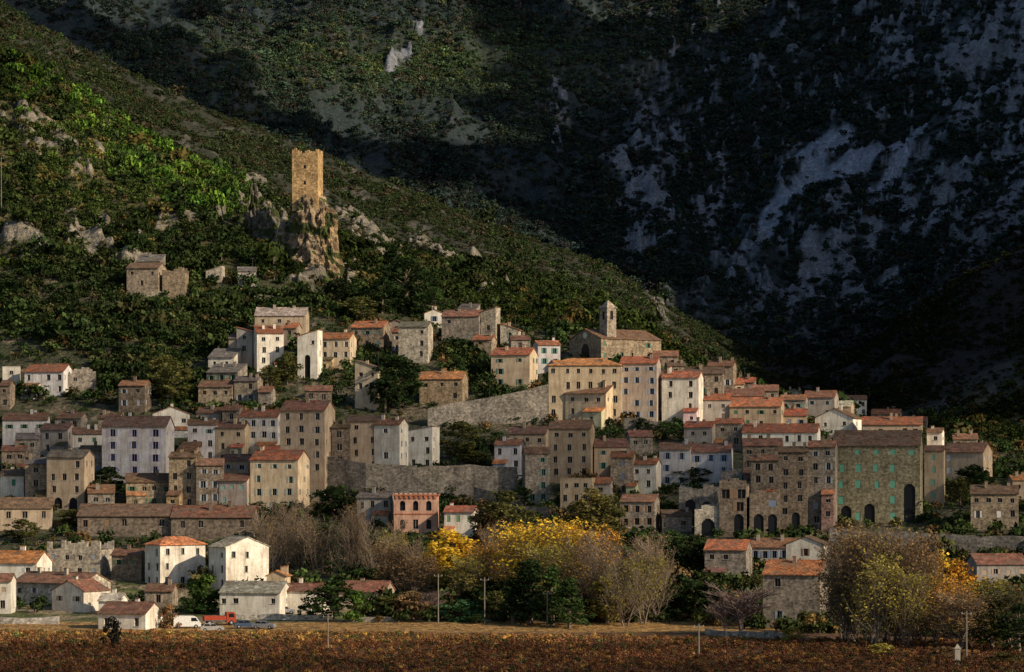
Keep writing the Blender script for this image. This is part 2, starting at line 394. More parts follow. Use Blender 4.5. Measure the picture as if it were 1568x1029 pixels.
        mb.slab([(-W/2-.15,-e,H-e*pp+.03+t),(W/2+.15,-e,H-e*pp+.03+t),(W/2+.15,D+.2,zr+.2*pp+.03+t),(-W/2-.15,D+.2,zr+.2*pp+.03+t)],t,RF,rcol);chz=H+rs*.7
    elif rt in('l','x'):
        rs=pit*.75*W;s=1 if rt=='l' else -1;zl,zh=H,H+rs;pp=pit*.75
        for y in(0,D): mb.face([(-W/2*s,y,H),(W/2*s,y,H),(W/2*s,y,zh)],wm,wcol)
        mb.face([(W/2*s,0,H),(W/2*s,D,H),(W/2*s,D,zh),(W/2*s,0,zh)],wm,wcol)
        q=[((-W/2-e)*s,-.2,H-e*pp+.03+t),((W/2+.2)*s,-.2,zh+.2*pp+.03+t),((W/2+.2)*s,D+.2,zh+.2*pp+.03+t),((-W/2-e)*s,D+.2,H-e*pp+.03+t)]
        if s<0:q=q[::-1]
        mb.slab(q,t,RF,rcol);chz=H+rs*.6
    elif rt=='h':
        m2=min(W,D)/2;rs=pit*m2;zr=H+rs;ze=H-e*pit+.03
        if W>=D: A=(-W/2+m2,D/2,zr);B=(W/2-m2+.01,D/2,zr)
        else: A=(0,m2,zr);B=(0,D-m2,zr)
        c0,c1,c2,c3=(-W/2-e,-e,ze),(W/2+e,-e,ze),(W/2+e,D+e,ze),(-W/2-e,D+e,ze)
        up=lambda p:(p[0],p[1],p[2]+t)
        mb.face([c3,c2,c1,c0],RF,rcol)
        for p,q_ in((c0,c1),(c1,c2),(c2,c3),(c3,c0)): mb.face([p,q_,up(q_),up(p)],RF,rcol)
        if W>=D: fs=[[c0,c1,B,A],[c2,c3,A,B],[c1,c2,B],[c3,c0,A]]
        else: fs=[[c0,c1,A],[c1,c2,B,A],[c2,c3,B],[c3,c0,A,B]]
        for f_ in fs: mb.face([up(p) for p in f_],RF,rcol)
        chz=H+rs*.6
    elif rt=='-':
        pc=tuple(x*1.02 for x in wcol)
        mb.face([(-W/2,0,H-.6),(W/2,0,H-.6),(W/2,D,H-.6),(-W/2,D,H-.6)],PL,(.3,.25,.2))
        mb.box(-W/2-.08,W/2+.08,-.08,.25,H,H+.14,PL,pc);mb.box(-W/2-.08,W/2+.08,D-.25,D+.08,H,H+.14,PL,pc)
        mb.box(-W/2-.08,-W/2+.25,.25,D-.25,H,H+.14,PL,pc);mb.box(W/2-.25,W/2+.08,.25,D-.25,H,H+.14,PL,pc);chz=None
        for x in(-W/2+.25,W/2-.25): mb.face([(x,.25,H-.6),(x,D-.25,H-.6),(x,D-.25,H),(x,.25,H)],wm,wcol)
        mb.face([(-W/2,D-.25,H-.6),(W/2,D-.25,H-.6),(W/2,D-.25,H),(-W/2,D-.25,H)],wm,wcol)
    elif rt=='ruin':
        chz=None;x=-W/2
        while x<W/2-.3:
            w_=R.uniform(.6,1.4);h_=R.uniform(0,1.8);x1=min(W/2,x+w_);mb.box(x,x1,0.002,.5,H-.01,H+h_,wm,wcol);mb.box(x,x1,D-.5,D-.002,H-.01,H+h_*.8+.4,wm,wcol);x=x1
    if chz and W>3.5 and not o.get('noch'):
        for _ in range(R.choice([0,1,1,2,2])):
            cx=R.uniform(-W*.4,W*.4);cy=R.uniform(D*.3,D*.65);cc=tuple(x*.9 for x in wcol);hh_=chz+R.uniform(.6,1.3)
            mb.box(cx-.35,cx+.35,cy-.3,cy+.3,H+.1,hh_,PL,cc);mb.box(cx-.42,cx+.42,cy-.37,cy+.37,hh_+.002,hh_+.12,RF,rcol)
        if R.random()<.4:
            cx=R.uniform(-W*.4,W*.4);zt_=chz+3;mb.tube((cx,D/2,chz-.2),(cx,D/2,zt_),.035,.03,PA,(.15,.15,.15),4);mb.tube((cx-.6,D/2,zt_-.2),(cx+.6,D/2,zt_-.2),.03,.03,PA,(.15,.15,.15),4)
    if H>5.5 and W>5 and not o.get('noann') and not o.get('arches') and R.random()<.55:
        aw=W*R.uniform(.3,.55);ax=R.choice([-W/2+.1,W/2-aw-.1]);ad=R.uniform(1.8,3.0);ah=H*R.uniform(.22,.5)
        ac=tuple(x*R.uniform(.7,1.05) for x in wcol);am=R.choice([wm,ST]);RR=random.Random(R.random())
        facade(mb,(ax,-ad),(1,0),aw,z0-1,ah,autowins(aw,ah,None,None,'win',kc,RR,.2,.9,1.2,.3),am,ac)
        for x,s in((ax,-1),(ax+aw,1)):
            q=[(x,-ad,z0-1),(x,-.001,z0-1),(x,-.001,ah+ad*.35),(x,-ad,ah)];mb.face(q if s>0 else q[::-1],am,ac)
        mb.slab([(ax-.15,-ad-.3,ah-.1+.15),(ax+aw+.15,-ad-.3,ah-.1+.15),(ax+aw+.15,-.002,ah+ad*.35+.17),(ax-.15,-.002,ah+ad*.35+.17)],.14,RF,tuple(x*R.uniform(.8,1.2) for x in RC[R.choice('rmbo')]))
    if o.get('extra'): o['extra'](mb,W,D,H)
    ob=mb.build(nm,loc,a);houses.append(ob);return ob,(W,D,H,Y)
# ------------------------------------------------------------ houses
GRN=(.05,.2,.12);BLU=(.12,.2,.42)
Hs=[
(390,470,483,522,'C','w','g',0,dict(n=3)),(362,390,508,562,'G','r','x',0,{}),(386,434,510,572,'W','r','s',-12,dict(n=2,k='win')),
(350,366,518,560,'G','g','g',0,{}),(318,366,547,572,'W','g','s',12,{}),(434,460,502,530,'T','r','g',0,{}),
(455,492,515,580,'W','r','l',0,dict(n=2,k='win',arches=[(.5,1.6,6.5)])),(490,544,518,566,'C','o','g',12,dict(n=3,k='shut',kc=(.6,.55,.45))),
(315,375,570,598,'K','g','s',0,{}),(303,362,592,622,'S','b','g',0,{}),(358,400,583,622,'K','g','g',10,{}),
(537,598,501,534,'S','r','g',14,{}),(594,622,495,530,'K','b','f',0,{}),(610,662,500,556,'N','g','g',10,dict(skip=.5,noann=1)),
(648,680,480,500,'W','o','f',0,dict(n=1)),(676,742,484,528,'K','m','g',10,dict(skip=.5)),(736,766,478,530,'N','b','l',0,dict(skip=.6)),(700,735,474,500,'K','g','s',0,{}),
(766,798,505,530,'N','r','x',0,{}),(752,824,543,592,'C','r','g',14,dict(n=2,k='shut',kc=(.1,.2,.16))),(816,858,528,572,'L','r','g',-14,dict(n=2)),(779,812,520,545,'K','m','g',0,{}),
(840,955,559,648,'C','o','h',3,dict(n=6,fh=3.6,k='win',wh=1.8,skip=.05,D=10,noann=1)),(950,1014,556,645,'G','r','g',10,dict(n=3,k='shut',kc=(.3,.35,.45))),
(1014,1080,578,652,'W','r','g',12,dict(n=2,k='win',skip=.25)),(1048,1112,572,640,'S','b','g',0,{}),(1084,1130,560,610,'S','m','g',12,dict(skip=.5)),
(866,952,602,655,'C','m','g',24,dict(n=3,k='win')),(1072,1120,612,650,'G','r','g',0,{}),(1112,1172,606,640,'K','m','g',0,{}),(1118,1206,622,662,'T','r','g',10,{}),
(1020,1050,560,590,'S','b','g',0,{}),(1000,1040,545,570,'K','m','g',0,{}),
(0,30,562,596,'W','b','-',0,{}),(36,106,569,608,'L','r','g',10,dict(n=4)),(98,146,572,600,'K','b','ruin',0,{}),(0,18,590,628,'D','b','g',0,{}),
(181,228,590,634,'D','m','g',10,{}),(543,588,564,628,'C','b','x',16,dict(n=2,k='win')),(642,716,580,622,'S','o','g',8,dict(n=3)),
(465,508,598,650,'D','m','g',0,{}),
(0,72,643,690,'L','m','g',0,{}),(20,60,672,720,'K','g','g',0,{}),(60,112,658,705,'G','b','g',12,{}),(106,158,664,716,'W','m','g',-8,{}),(85,130,640,670,'K','b','g',0,{}),
(155,260,653,742,'L','b','g',5,dict(n=3,k='shut',kc=(.42,.38,.52),skip=0,wh=1.7,ww=1.2,noann=1)),(228,290,634,668,'W','r','f',0,{}),
(285,333,650,712,'L','m','g',0,dict(n=2)),(330,380,655,712,'C','b','g',0,dict(n=2)),(366,432,638,704,'W','r','g',0,dict(n=4,k='shut',kc=(.5,.5,.52))),
(300,345,632,655,'G','b','g',0,{}),(340,372,628,660,'D','m','g',0,{}),
(428,510,628,768,'T','m','g',12,dict(n=3,k='mix',kc=(.35,.3,.26))),(505,536,655,760,'D','b','g',0,{}),
(532,586,645,742,'T','b','g',0,dict(n=2,k='win')),(572,624,650,745,'W','m','g',18,dict(n=1,k='shut',kc=(.7,.68,.62),noann=1)),(606,672,662,722,'W','w','l',12,dict(n=3,k='win',pit=.2)),
(0,38,728,765,'W','b','g',0,dict(k='closed',kc=GRN)),(36,72,710,772,'S','g','g',0,{}),(70,138,700,782,'T','g','g',10,dict(arches=[(.3,2,3),(.7,2,3)])),
(120,160,690,735,'K','b','g',0,{}),(186,262,738,776,'S','b','g',0,dict(n=4)),(258,306,700,780,'S','b','g',8,dict(n=2)),(298,342,712,782,'D','m','g',0,{}),
(334,388,736,785,'G','m','g',0,dict(n=3,k='closed',kc=(.25,.42,.36))),(382,470,704,788,'C','r','g',12,dict(n=3,k='shut',kc=(.35,.42,.36),noann=1)),(395,440,690,712,'W','r','g',0,{}),
(340,385,705,745,'T','m','g',0,{}),
(-10,78,778,812,'T','b','g',0,{}),(118,265,790,822,'D','b','g',1.5,dict(n=5,D=11)),(262,388,792,826,'D','m','g',1,dict(n=4,D=11)),
(546,606,762,805,'G','g','g',0,dict(n=3)),(680,732,784,822,'W','r','g',10,dict(n=3,k='closed',kc=(.2,.3,.16))),
(757,804,681,735,'L','m','g',0,dict(k='win')),(800,842,694,775,'K','m','g',0,dict(n=2)),(780,842,664,705,'T','b','g',8,{}),(840,912,656,742,'T','m','g',8,dict(n=3)),
(900,964,684,735,'T','m','g',-12,{}),(935,975,700,762,'S','r','g',0,{}),(858,912,733,782,'C','g','-',8,dict(n=3)),(905,940,740,775,'G','r','g',0,{}),
(962,1014,711,762,'W','r','g',14,dict(n=2,k='win',kc=BLU)),(1010,1062,688,748,'L','m','g',8,dict(n=2,k='shut',kc=(.25,.3,.4))),(1056,1126,692,748,'L','m','g',8,dict(n=3,k='shut',kc=(.3,.38,.52))),
(1048,1100,654,690,'G','r','g',0,{}),(1095,1142,648,690,'K','r','g',0,{}),
(1138,1262,662,706,'W','r','g',10,dict(n=6,k='win')),(1180,1240,636,665,'T','r','g',0,{}),(1250,1325,640,676,'W','m','f',20,dict(n=2,k='win')),
(1195,1240,612,640,'K','m','g',0,{}),(1232,1288,608,642,'G','m','g',14,{}),(1262,1312,622,645,'T','w','g',0,{}),(1204,1230,600,615,'N','b','f',0,{}),
(1322,1420,650,695,'T','r','g',8,{}),(1335,1385,634,655,'K','r','g',0,{}),(1420,1450,662,700,'W','m','g',0,{}),
(1138,1200,682,760,'D','m','g',0,{}),(1150,1200,705,775,'S','m','g',0,{}),(1192,1242,692,812,'D','b','g',8,dict(n=2,arches=[(.6,1.8,4)])),(1238,1286,684,812,'K','m','g',0,dict(n=2)),
(1416,1452,690,772,'T','m','g',0,dict(k='closed',kc=(.2,.35,.25))),(1448,1528,692,745,'T','m','g',22,dict(n=3,k='mix')),(1488,1568,756,812,'S','b','g',8,dict(n=4)),(1548,1590,735,770,'T','o','g',0,{}),
(950,1012,768,818,'K','m','g',12,dict(n=3)),(1012,1060,790,815,'K','b','g',0,{}),
(1064,1110,782,822,'N','b','ruin',0,dict(arches=[(.5,3,4)],skip=.6)),(1102,1150,745,822,'D','b','ruin',0,dict(arches=[(.3,2.2,7),(.72,2.2,5)],skip=.2,ww=1.6,wh=2)),(1148,1198,760,822,'D','m','ruin',0,dict(arches=[(.3,2.2,5),(.75,2,5)],skip=.2,ww=1.5)),
(1105,1165,722,760,'K','g','-',0,dict(ww=1.8)),(1040,1105,752,795,'K','b','ruin',8,dict(arches=[(.3,2.4,4.5),(.72,2.4,4)])),
(1080,1156,842,892,'K','r','g',14,dict(n=3,k='win')),(1148,1232,838,868,'G','m','g',0,dict(n=5)),(1205,1276,834,872,'W','b','f',16,dict(n=1)),(1170,1278,880,962,'K','o','g',16,dict(n=2,skip=.5,noann=1)),
(1488,1575,864,905,'G','m','g',0,dict(n=4)),
(600,640,508,540,'K','m','g',0,{}),(725,760,520,548,'S','r','g',0,{}),(1130,1160,585,612,'K','r','g',0,{}),(1150,1195,598,625,'S','m','g',0,{}),
(1100,1140,588,612,'T','r','g',0,{}),(1288,1330,612,640,'W','m','g',0,{}),(1380,1425,645,668,'S','m','g',0,{}),(1460,1500,672,700,'K','m','g',0,{}),
(870,905,650,675,'K','b','g',0,{}),(960,1000,668,700,'K','m','g',0,{}),(270,305,690,720,'T','m','s',0,{}),(470,500,650,690,'K','m','g',0,{}),
(130,175,755,785,'K','m','s',0,{}),(0,40,690,725,'S','m','g',0,{}),(395,420,600,628,'K','m','g',0,{}),(150,185,640,665,'S','b','g',0,{}),
(218,320,834,898,'W','o','h',52,dict(W=6.0,D=11,k='win',noch=1,noann=1,sskip=.15)),(316,414,838,906,'W','w','g',52,dict(W=6.5,D=10.5,k='win',noann=1,sskip=.45)),
(-20,70,862,896,'W','o','g',12,dict(n=3)),(70,166,842,884,'N','w','ruin',10,dict(n=4)),
(10,162,894,930,'N','m','g',30,dict(n=5,D=9,noann=1)),(75,160,905,938,'W','m','f',30,dict(n=2,noann=1)),(335,442,908,944,'W','w','g',10,dict(n=5,k='win',noann=1)),(408,442,882,920,'C','o','f',0,{}),(436,502,905,940,'W','m','g',8,dict(arches=[(.2,1.6,2.2),(.5,1.6,2.2),(.8,1.6,2.2)],wins=[])),
(518,602,906,938,'T','m','g',0,dict(n=4)),(148,242,940,964,'W','m','g',16,dict(n=3)),(-10,18,890,940,'W','m','g',0,{}),(150,190,920,942,'W','w','g',0,{}),(222,268,905,930,'S','m','g',0,{}),
(170,222,850,890,'D','m','g',0,{}),(112,150,862,880,'S','m','g',0,{}),
]
for h in Hs: house(*h[:8],**h[8])
house(193,250,410,456,'S','b','g',10,skip=.5);house(208,250,400,430,'K','g','s',0);house(248,286,418,458,'S','b','ruin',0,skip=.7);house(315,342,415,432,'N','g','l',0,n=1)
house(361,392,415,440,'G','g','g',0,n=2,k='closed',kc=(.06,.15,.14),name='garden_shed')
house(1278,1424,682,802,'Y','b','g',10,n=5,k='closed',kc=(.14,.38,.27),skip=.12,wh=1.7,ww=1.2,fh=3.6,D=13,pit=.5,arches=[(.88,2.6,9),(.15,2.4,4),(.42,2.4,4.5)],name='village_mansion',noann=1)
def pinkx(mb,W,D,H):
    rc=(.46,.17,.10)
    mb.box(-W/2-.3,W/2+.3,-.3,D+.3,H+.15,H+.45,PL,rc)
    n=9
    for i in range(n):
        x=-W/2+(i+.5)/n*W;mb.box(x-.28,x+.28,-.25,.1,H-.5,H+.148,PL,rc)
        mb.box(x-.3,x+.3,-.25,.1,H+.452,H+.75,PL,(.6,.42,.32))
    mb.box(-W/2-.1,W/2+.1,-.12,-.002,H*.52-.12,H*.52+.12,PL,rc)
Yp=hit(636,816);Wp=67/F*Yp
wn_=[]
for k,s in enumerate((.2,.5,.8)):
    wn_.append((s*Wp-.6,s*Wp+.6,5.0,7.2,'arch',None));wn_.append((s*Wp-.55,s*Wp+.55,.9,3.0,'arch' if k!=1 else 'win',None))
house(603,670,760,816,'P','r','-',1,wins=wn_,extra=pinkx,name='pink_villa',noann=1)
def bell(mb,W,D,H):
    w=3.3;x0=W/2-w-1.0;y0=3;zt=H+8.6;c=(.36,.30,.23)
    for p,d in(((x0,y0),(1,0)),((x0+w,y0),(0,1)),((x0+w,y0+w),(-1,0)),((x0,y0+w),(0,-1))):
        facade(mb,p,d,w,H-1,zt,[(w/2-.55,w/2+.55,zt-3.2,zt-.8,'arch',None)],ST,c)
    mb.box(x0-.2,x0+w+.2,y0-.2,y0+w+.2,zt,zt+.3,ST,c)
    ap=(x0+w/2,y0+w/2,zt+2.3);q=[(x0-.1,y0-.1,zt+.3),(x0+w+.1,y0-.1,zt+.3),(x0+w+.1,y0+w+.1,zt+.3),(x0-.1,y0+w+.1,zt+.3)]
    for i in range(4): mb.face([q[i],q[(i+1)%4],ap],ST,c)
    mb.face([(math.cos(t*math.pi/8)*.9,-.06,H+1.0+math.sin(t*math.pi/8)*.9) for t in range(16)],PA,(.6,.58,.5))
    mb.face([(math.cos(t*math.pi/8)*1.1,-.03,H+1.0+math.sin(t*math.pi/8)*1.1) for t in range(16)],ST,(.2,.17,.14))
Yc=hit(945,560)
house(873,1022,518,562,'S','m','f',52,W=14,D=22,wins=[(5.2,8.8,1.0,6.6,'arch',None)],extra=bell,name='village_church',noch=1,noann=1,pit=.38,Y=Yc)
# ------------------------------------------------------------ walls
def wall(name,pts,depth=.9,c=(.3,.26,.2)):
    mb=MB();Q=[]
    for (u,vt,vb) in pts:
        Y=hit(u,vb);Q.append((XU(u,Y),Y,ZV(vt,Y),min(ZV(vb,Y),ground(XU(u,Y),Y))-1.5))
    fx=[]
    for a,b_ in zip(Q[:-1],Q[1:]):
        n=max(1,int(math.hypot(b_[0]-a[0],b_[1]-a[1])/3))
        for k in range(n): t=k/n;fx.append([a[i]*(1-t)+b_[i]*t for i in range(4)])
    fx.append(list(Q[-1]))
    for q_ in fx: q_[2]+=random.uniform(-.25,.25);q_[1]+=random.uniform(-.15,.15)
    for a,b_ in zip(fx[:-1],fx[1:]):
        mb.face([(a[0],a[1],a[3]),(b_[0],b_[1],b_[3]),(b_[0],b_[1],b_[2]),(a[0],a[1],a[2])],ST,c)
        mb.face([(a[0],a[1],a[2]),(b_[0],b_[1],b_[2]),(b_[0],b_[1]+depth,b_[2]),(a[0],a[1]+depth,a[2])],ST,c)
        mb.face([(b_[0],b_[1]+depth,b_[3]),(a[0],a[1]+depth,a[3]),(a[0],a[1]+depth,a[2]),(b_[0],b_[1]+depth,b_[2])],ST,c)
    for a in(fx[0],fx[-1]): mb.face([(a[0],a[1],a[3]),(a[0],a[1]+depth,a[3]),(a[0],a[1]+depth,a[2]),(a[0],a[1],a[2])],ST,c)
    return mb.build(name)
wall('retaining_wall',[(655,625,655),(720,612,650),(790,600,648),(842,588,645)],c=(.23,.205,.175))
wall('retaining_wall',[(500,700,765),(560,708,770),(640,714,772),(720,712,768),(792,716,768)],c=(.27,.235,.19))
wall('retaining_wall',[(1270,808,850),(1380,815,850),(1480,820,852),(1580,822,855)],c=(.2,.18,.16))
wall('terrace_wall',[(345,450,460),(400,450,460),(430,455,464)]);wall('terrace_wall',[(215,448,460),(260,446,458)])
wall('terrace_wall',[(955,640,665),(1010,645,668)],c=(.2,.18,.15));wall('terrace_wall',[(725,745,775),(800,760,785)],c=(.2,.18,.15))
wall('terrace_wall',[(0,770,785),(60,772,786)],c=(.18,.16,.13));wall('terrace_wall',[(1050,748,760),(1110,748,765)],c=(.4,.38,.36))
wall('garden_wall',[(340,938,948),(420,940,949),(500,943,950)],c=(.6,.55,.46));wall('garden_wall',[(0,945,955),(90,945,956)],c=(.5,.46,.4))
wall('garden_wall',[(530,945,952),(620,945,952)],c=(.4,.35,.28));wall('roadside_wall',[(1080,964,972),(1180,968,978),(1240,976,986)],c=(.4,.34,.28))
wall('terrace_wall',[(780,775,790),(860,780,795),(950,790,806)],c=(.17,.15,.13))
# ------------------------------------------------------------ tower + rock
Yt=hit(480,405,940);print('tower Y',Yt)
xt=XU(471,Yt+8);zb=ZV(300,Yt+8)
mb=MB();h0=ZV(235,Yt+8)-zb;w=40/F*(Yt+8);tc_=(.56,.37,.18)
R=random.Random(5);n=12;st=w/n
prof=[.9,1.3,.6,-.2,-.7,0,.7,.9,.1,-.8,.3,1.1]
def hh(s): return h0+prof[s]*.9+R.uniform(-.25,.25)
for i in range(n):
    for (x0,x1,y0,y1) in((-w/2+i*st,-w/2+(i+1)*st,-w/2,-w/2+1.0),(-w/2+i*st,-w/2+(i+1)*st,w/2-1.0,w/2)):
        j=R.uniform(.95,1.05);mb.box(x0,x1,y0,y1,-5,hh(i),ST,tuple(q_*j for q_ in tc_))
yy=-w/2+1.0;k=0
while yy<w/2-1.01:
    y1=min(yy+st,w/2-1.0)
    for x0,x1 in((-w/2,-w/2+1.0),(w/2-1.0,w/2)): mb.box(x0,x1,yy,y1,-5,hh(k%n),ST,tc_)
    yy=y1;k+=1
for zz in(3.2,8.2): mb.box(-.35,.35,-w/2-.02,-w/2-.004,zz,zz+1.1,GL,(0,0,0))
mb.build('ruined_castle_tower',(xt,Yt+8,zb),math.radians(-8))
def rock(name,u,vtop,vbot,wtop,wbot,Y,c1=(.36,.27,.18),seed=0,lean=0,dy=1.0):
    zt=ZV(vtop,Y);z0=ZV(vbot,Y)-8;x=XU(u,Y);k=F/Y
    mb=MB();NA,NZ=110,70;P=[]
    aa=np.linspace(0,2*np.pi,NA,endpoint=False)
    for j in range(NZ+1):
        t=j/NZ;r=(wtop+(wbot-wtop)*(1-t)**1.1)/2/k
        z=z0+(zt-z0)*t
        nn=ridged(np.cos(aa)*1.7+seed+z/17,np.full(NA,z/11)+np.sin(aa)*1.7,4,seed)
        n2_=fbm(np.cos(aa)*4+seed,np.sin(aa)*4+z/2.0,4,seed+3)
        top=1-.5*max(0,(t-.88)/.12)**2
        rr=(r*(.78+.36*nn)+ (n2_-.5)*3.2)*top
        P.append([(x+lean*(1-t)/k+rr[i]*math.cos(aa[i]),Y+rr[i]*math.sin(aa[i])*dy,z+(nn[i]-.5)*1.6*(t<1)) for i in range(NA)])
    for j in range(NZ):
        for i in range(NA):
            i2=(i+1)%NA;p=P[j][i];g=float(vn(np.array([p[0]/2.2]),np.array([p[2]/1.6+p[1]/4]),7)[0])
            c=c1 if g<.62 else (.06,.07,.025)
            if g<.3: c=tuple(q_*.55 for q_ in c1)
            mb.face([P[j][i],P[j][i2],P[j+1][i2],P[j+1][i]],RK,c)
    mb.face(P[NZ],RK,c1)
    return mb.build(name,smooth=False)
rock('rock_outcrop',473,297,405,48,80,Yt+8,(.29,.22,.145),2,6)
rock('rock_outcrop',498,318,412,26,54,Yt+5,(.34,.24,.14),4,2)
rock('rock_outcrop',444,340,412,30,80,Yt+10,(.19,.165,.13),6,-10)
rock('rock_outcrop',388,282,320,8,26,Yt+30,(.2,.175,.14),8,0)
rock('rock_outcrop',410,318,352,22,60,Yt+24,(.17,.155,.12),9,0)
rock('rock_outcrop',1003,455,475,20,36,hit(1003,474),(.22,.205,.18),12,0)
# ------------------------------------------------------------ vegetation prototypes
def leafquads(mb,cx,cy,cz,r,n,size,base,R,mat,flat=1.0,surf=.45):
    for _ in range(n):
        d=R.normal(size=3);d/=np.linalg.norm(d);rr=r*(surf+(1-surf)*R.random())
        p=np.array([cx,cy,cz])+d*rr*np.array([1,1,flat])
        nrm=d*.9+R.normal(size=3)*.6;nrm/=np.linalg.norm(nrm)
        a=np.cross(nrm,R.normal(size=3));a/=np.linalg.norm(a);b_=np.cross(nrm,a)
        s=size*R.uniform(.6,1.3);k=R.uniform(.7,1.25)
        mb.face([p-a*s*.6,p-b_*s*.45,p+a*s*.6,p+b_*s*.45],mat,(base[0]*k,base[1]*k,base[2]*k))
def leafy(name,h,cr,crown_lo,nclump,per,size,seed,mat=FO,trunk=(.16,.12,.09),shape='round'):
    R=np.random.default_rng(seed);mb=MB()
    mb.tube((0,0,-.5),(R.uniform(-.2,.2),0,h*.4),h*.028,h*.02,BK,trunk,6)
    for k in range(nclump):
        t=R.random();z=crown_lo*h+(1-crown_lo)*h*.93*t
        if shape=='round': w=cr*math.sqrt(max(.05,1-(2*t-.95)**2))
        elif shape=='cone': w=cr*(1.05-t)
        else: w=cr*(math.sin(math.pi*min(1,.15+.85*t))**.6)
        an=R.uniform(0,2*math.pi);rad=w*math.sqrt(R.random())*.85*R.uniform(.8,1.2)
        x,y=rad*math.cos(an),rad*math.sin(an);cr_=cr*R.uniform(.16,.36)
        br=R.uniform(.5,1.35)
        if k%2==0: mb.tube((0,0,h*min(.7,.25+.4*t)),(x,y,z),h*.009,h*.003,BK,trunk,3)
        leafquads(mb,x,y,z,cr_,per,size,(br,br*R.uniform(.93,1.05),br),R,mat,.8)
    return mb.build(name,link=False)
def poplar(name,h,cr,seed,leaf,col=(.18,.14,.105),lsize=.26,nl=3,tw=7):
    R=np.random.default_rng(seed);mb=MB()
    for l in range(nl):
        p=np.array([R.normal()*.25,R.normal()*.25,-.4]);tilt=np.array([R.normal()*.13,R.normal()*.13,1.0]);hl=h*R.uniform(.75,1.0);N=12;pts=[p]
        for k in range(N): p=p+(tilt+R.normal(size=3)*.06)*hl/N;pts.append(p)
        r0=h*.0105
        for k in range(N): mb.tube(pts[k],pts[k+1],r0*(1-k/N)+.02,r0*(1-(k+1)/N)+.02,BK,col,4)
        for b_ in range(46):
            t=.06+.92*R.random()**.85;k=min(N-1,int(t*N));q=pts[k]+(pts[k+1]-pts[k])*(t*N-k)
            an=R.uniform(0,6.283);out=R.uniform(.35,.75);d=np.array([math.cos(an)*out,math.sin(an)*out,1.0]);d/=np.linalg.norm(d)
            Lb=cr*2.3*(1-.75*t)*R.uniform(.6,1.1)+.6;e=q+d*Lb;m_=q+d*Lb*.5+np.array([math.cos(an),math.sin(an),0])*.12*Lb
            mb.tube(q,m_,.035,.025,BK,col,3);mb.tube(m_,e,.025,.012,BK,col,3)
            kb=R.uniform(.6,1.35)
            for w_ in range(tw):
                s=R.uniform(.25,1.0);a_=(q+(m_-q)*s*2) if s<.5 else (m_+(e-m_)*(s*2-1))
                dd=d*.7+R.normal(size=3)*.38;dd/=np.linalg.norm(dd);f_=a_+dd*R.uniform(.5,1.2)
                mb.tube(a_,f_,.016,.008,BK,col,3)
                if leaf: leafquads(mb,f_[0],f_[1],f_[2],.45,leaf,lsize,(kb,kb,kb),R,FO,1,.0)
    return mb.build(name,link=False)
def bare(name,h,spread,seed,up=.75,col=(.2,.15,.11),depth=5):
    R=np.random.default_rng(seed);mb=MB()
    def br(p,d,L,r,lv):
        q=p+d*L;mb.tube(p,q,r,r*.65,BK,col,4 if lv>2 else 3)
        if lv==0: return
        for i in range(3 if lv>1 else 4):
            dd=np.array([R.normal()*spread,R.normal()*spread,up*R.uniform(.5,1.1)])+np.array(d)*.8;dd/=np.linalg.norm(dd)
            s=R.uniform(.35,1.0);br(p+d*L*s,dd,L*R.uniform(.6,.82),r*.6,lv-1)
        br(q,(lambda e:e/np.linalg.norm(e))(np.array(d)+R.normal(size=3)*.12),L*.75,r*.65,lv-1)
    br(np.array([0,0,-.4]),np.array([0,0,1.0]),h*.22,h*.016,depth)
    return mb.build(name,link=False)
P={}
P['round']=[leafy('broadleaf_tree',8,3.3,.12,46,46,.38,s) for s in(1,2,3)]
P['oval']=[leafy('autumn_tree',11,3.2,.1,66,40,.36,s,shape='oval') for s in(4,5,6)]
P['pine']=[leafy('pine_tree',11,3.4,.08,62,50,.34,s,shape='cone') for s in(7,8)]
P['bush']=[leafy('green_bush',3,1.9,.0,26,40,.26,s) for s in(9,10)]
P['cyp']=[leafy('cypress_tree',9,1.0,.03,44,40,.25,s,shape='oval') for s in(12,)]
P['bare']=[poplar('bare_poplar_tree',13,2.6,s,1,lsize=.17,tw=9) for s in(21,22,23)]
P['gold']=[poplar('golden_poplar_tree',13,3.0,s,3,lsize=.25) for s in(24,25,26)]
P['bareround']=[bare('bare_tree',9,.6,s,.45,(.2,.14,.12)) for s in(27,28)]
NM={'round':'broadleaf_tree','oval':'autumn_tree','pine':'pine_tree','bush':'green_bush','cyp':'cypress_tree','bare':'bare_poplar_tree','gold':'golden_poplar_tree','bareround':'bare_tree'}
DIM={}
for k,l in P.items():
    for o in l:
        zs=np.array([v.co[:] for v in o.data.vertices]);DIM[o.data.name]=(np.percentile(zs[:,2],99.7),np.percentile(np.abs(zs[:,0]),97))
def tree(kind,u,vtop,vb,col=(1,1,1),w=None,Y=None):
    Y=Y or hit(u,vb);x=XU(u,Y);z=ground(x,Y);src=random.choice(P[kind]);hz,hx=DIM[src.data.name]
    s=(ZV(vtop,Y)-z)/hz
    o=bpy.data.objects.new(NM[kind],src.data);o.location=(x,Y,z);sx=s
    if w: sx=(w/F*Y/2)/hx
    o.scale=(sx,sx,s);o.rotation_euler=(0,0,random.uniform(0,6.28));k=random.uniform(.85,1.15);o.color=(col[0]*k,col[1]*k,col[2]*k,1)
    sc.collection.objects.link(o);return o
YEL=(.66,.44,.045);YG=(.32,.27,.06);ORG=(.54,.27,.04);BRN=(.27,.17,.08);DG=(.03,.05,.018);MG=(.05,.085,.025);BG=(.09,.15,.03);OL=(.11,.11,.035)
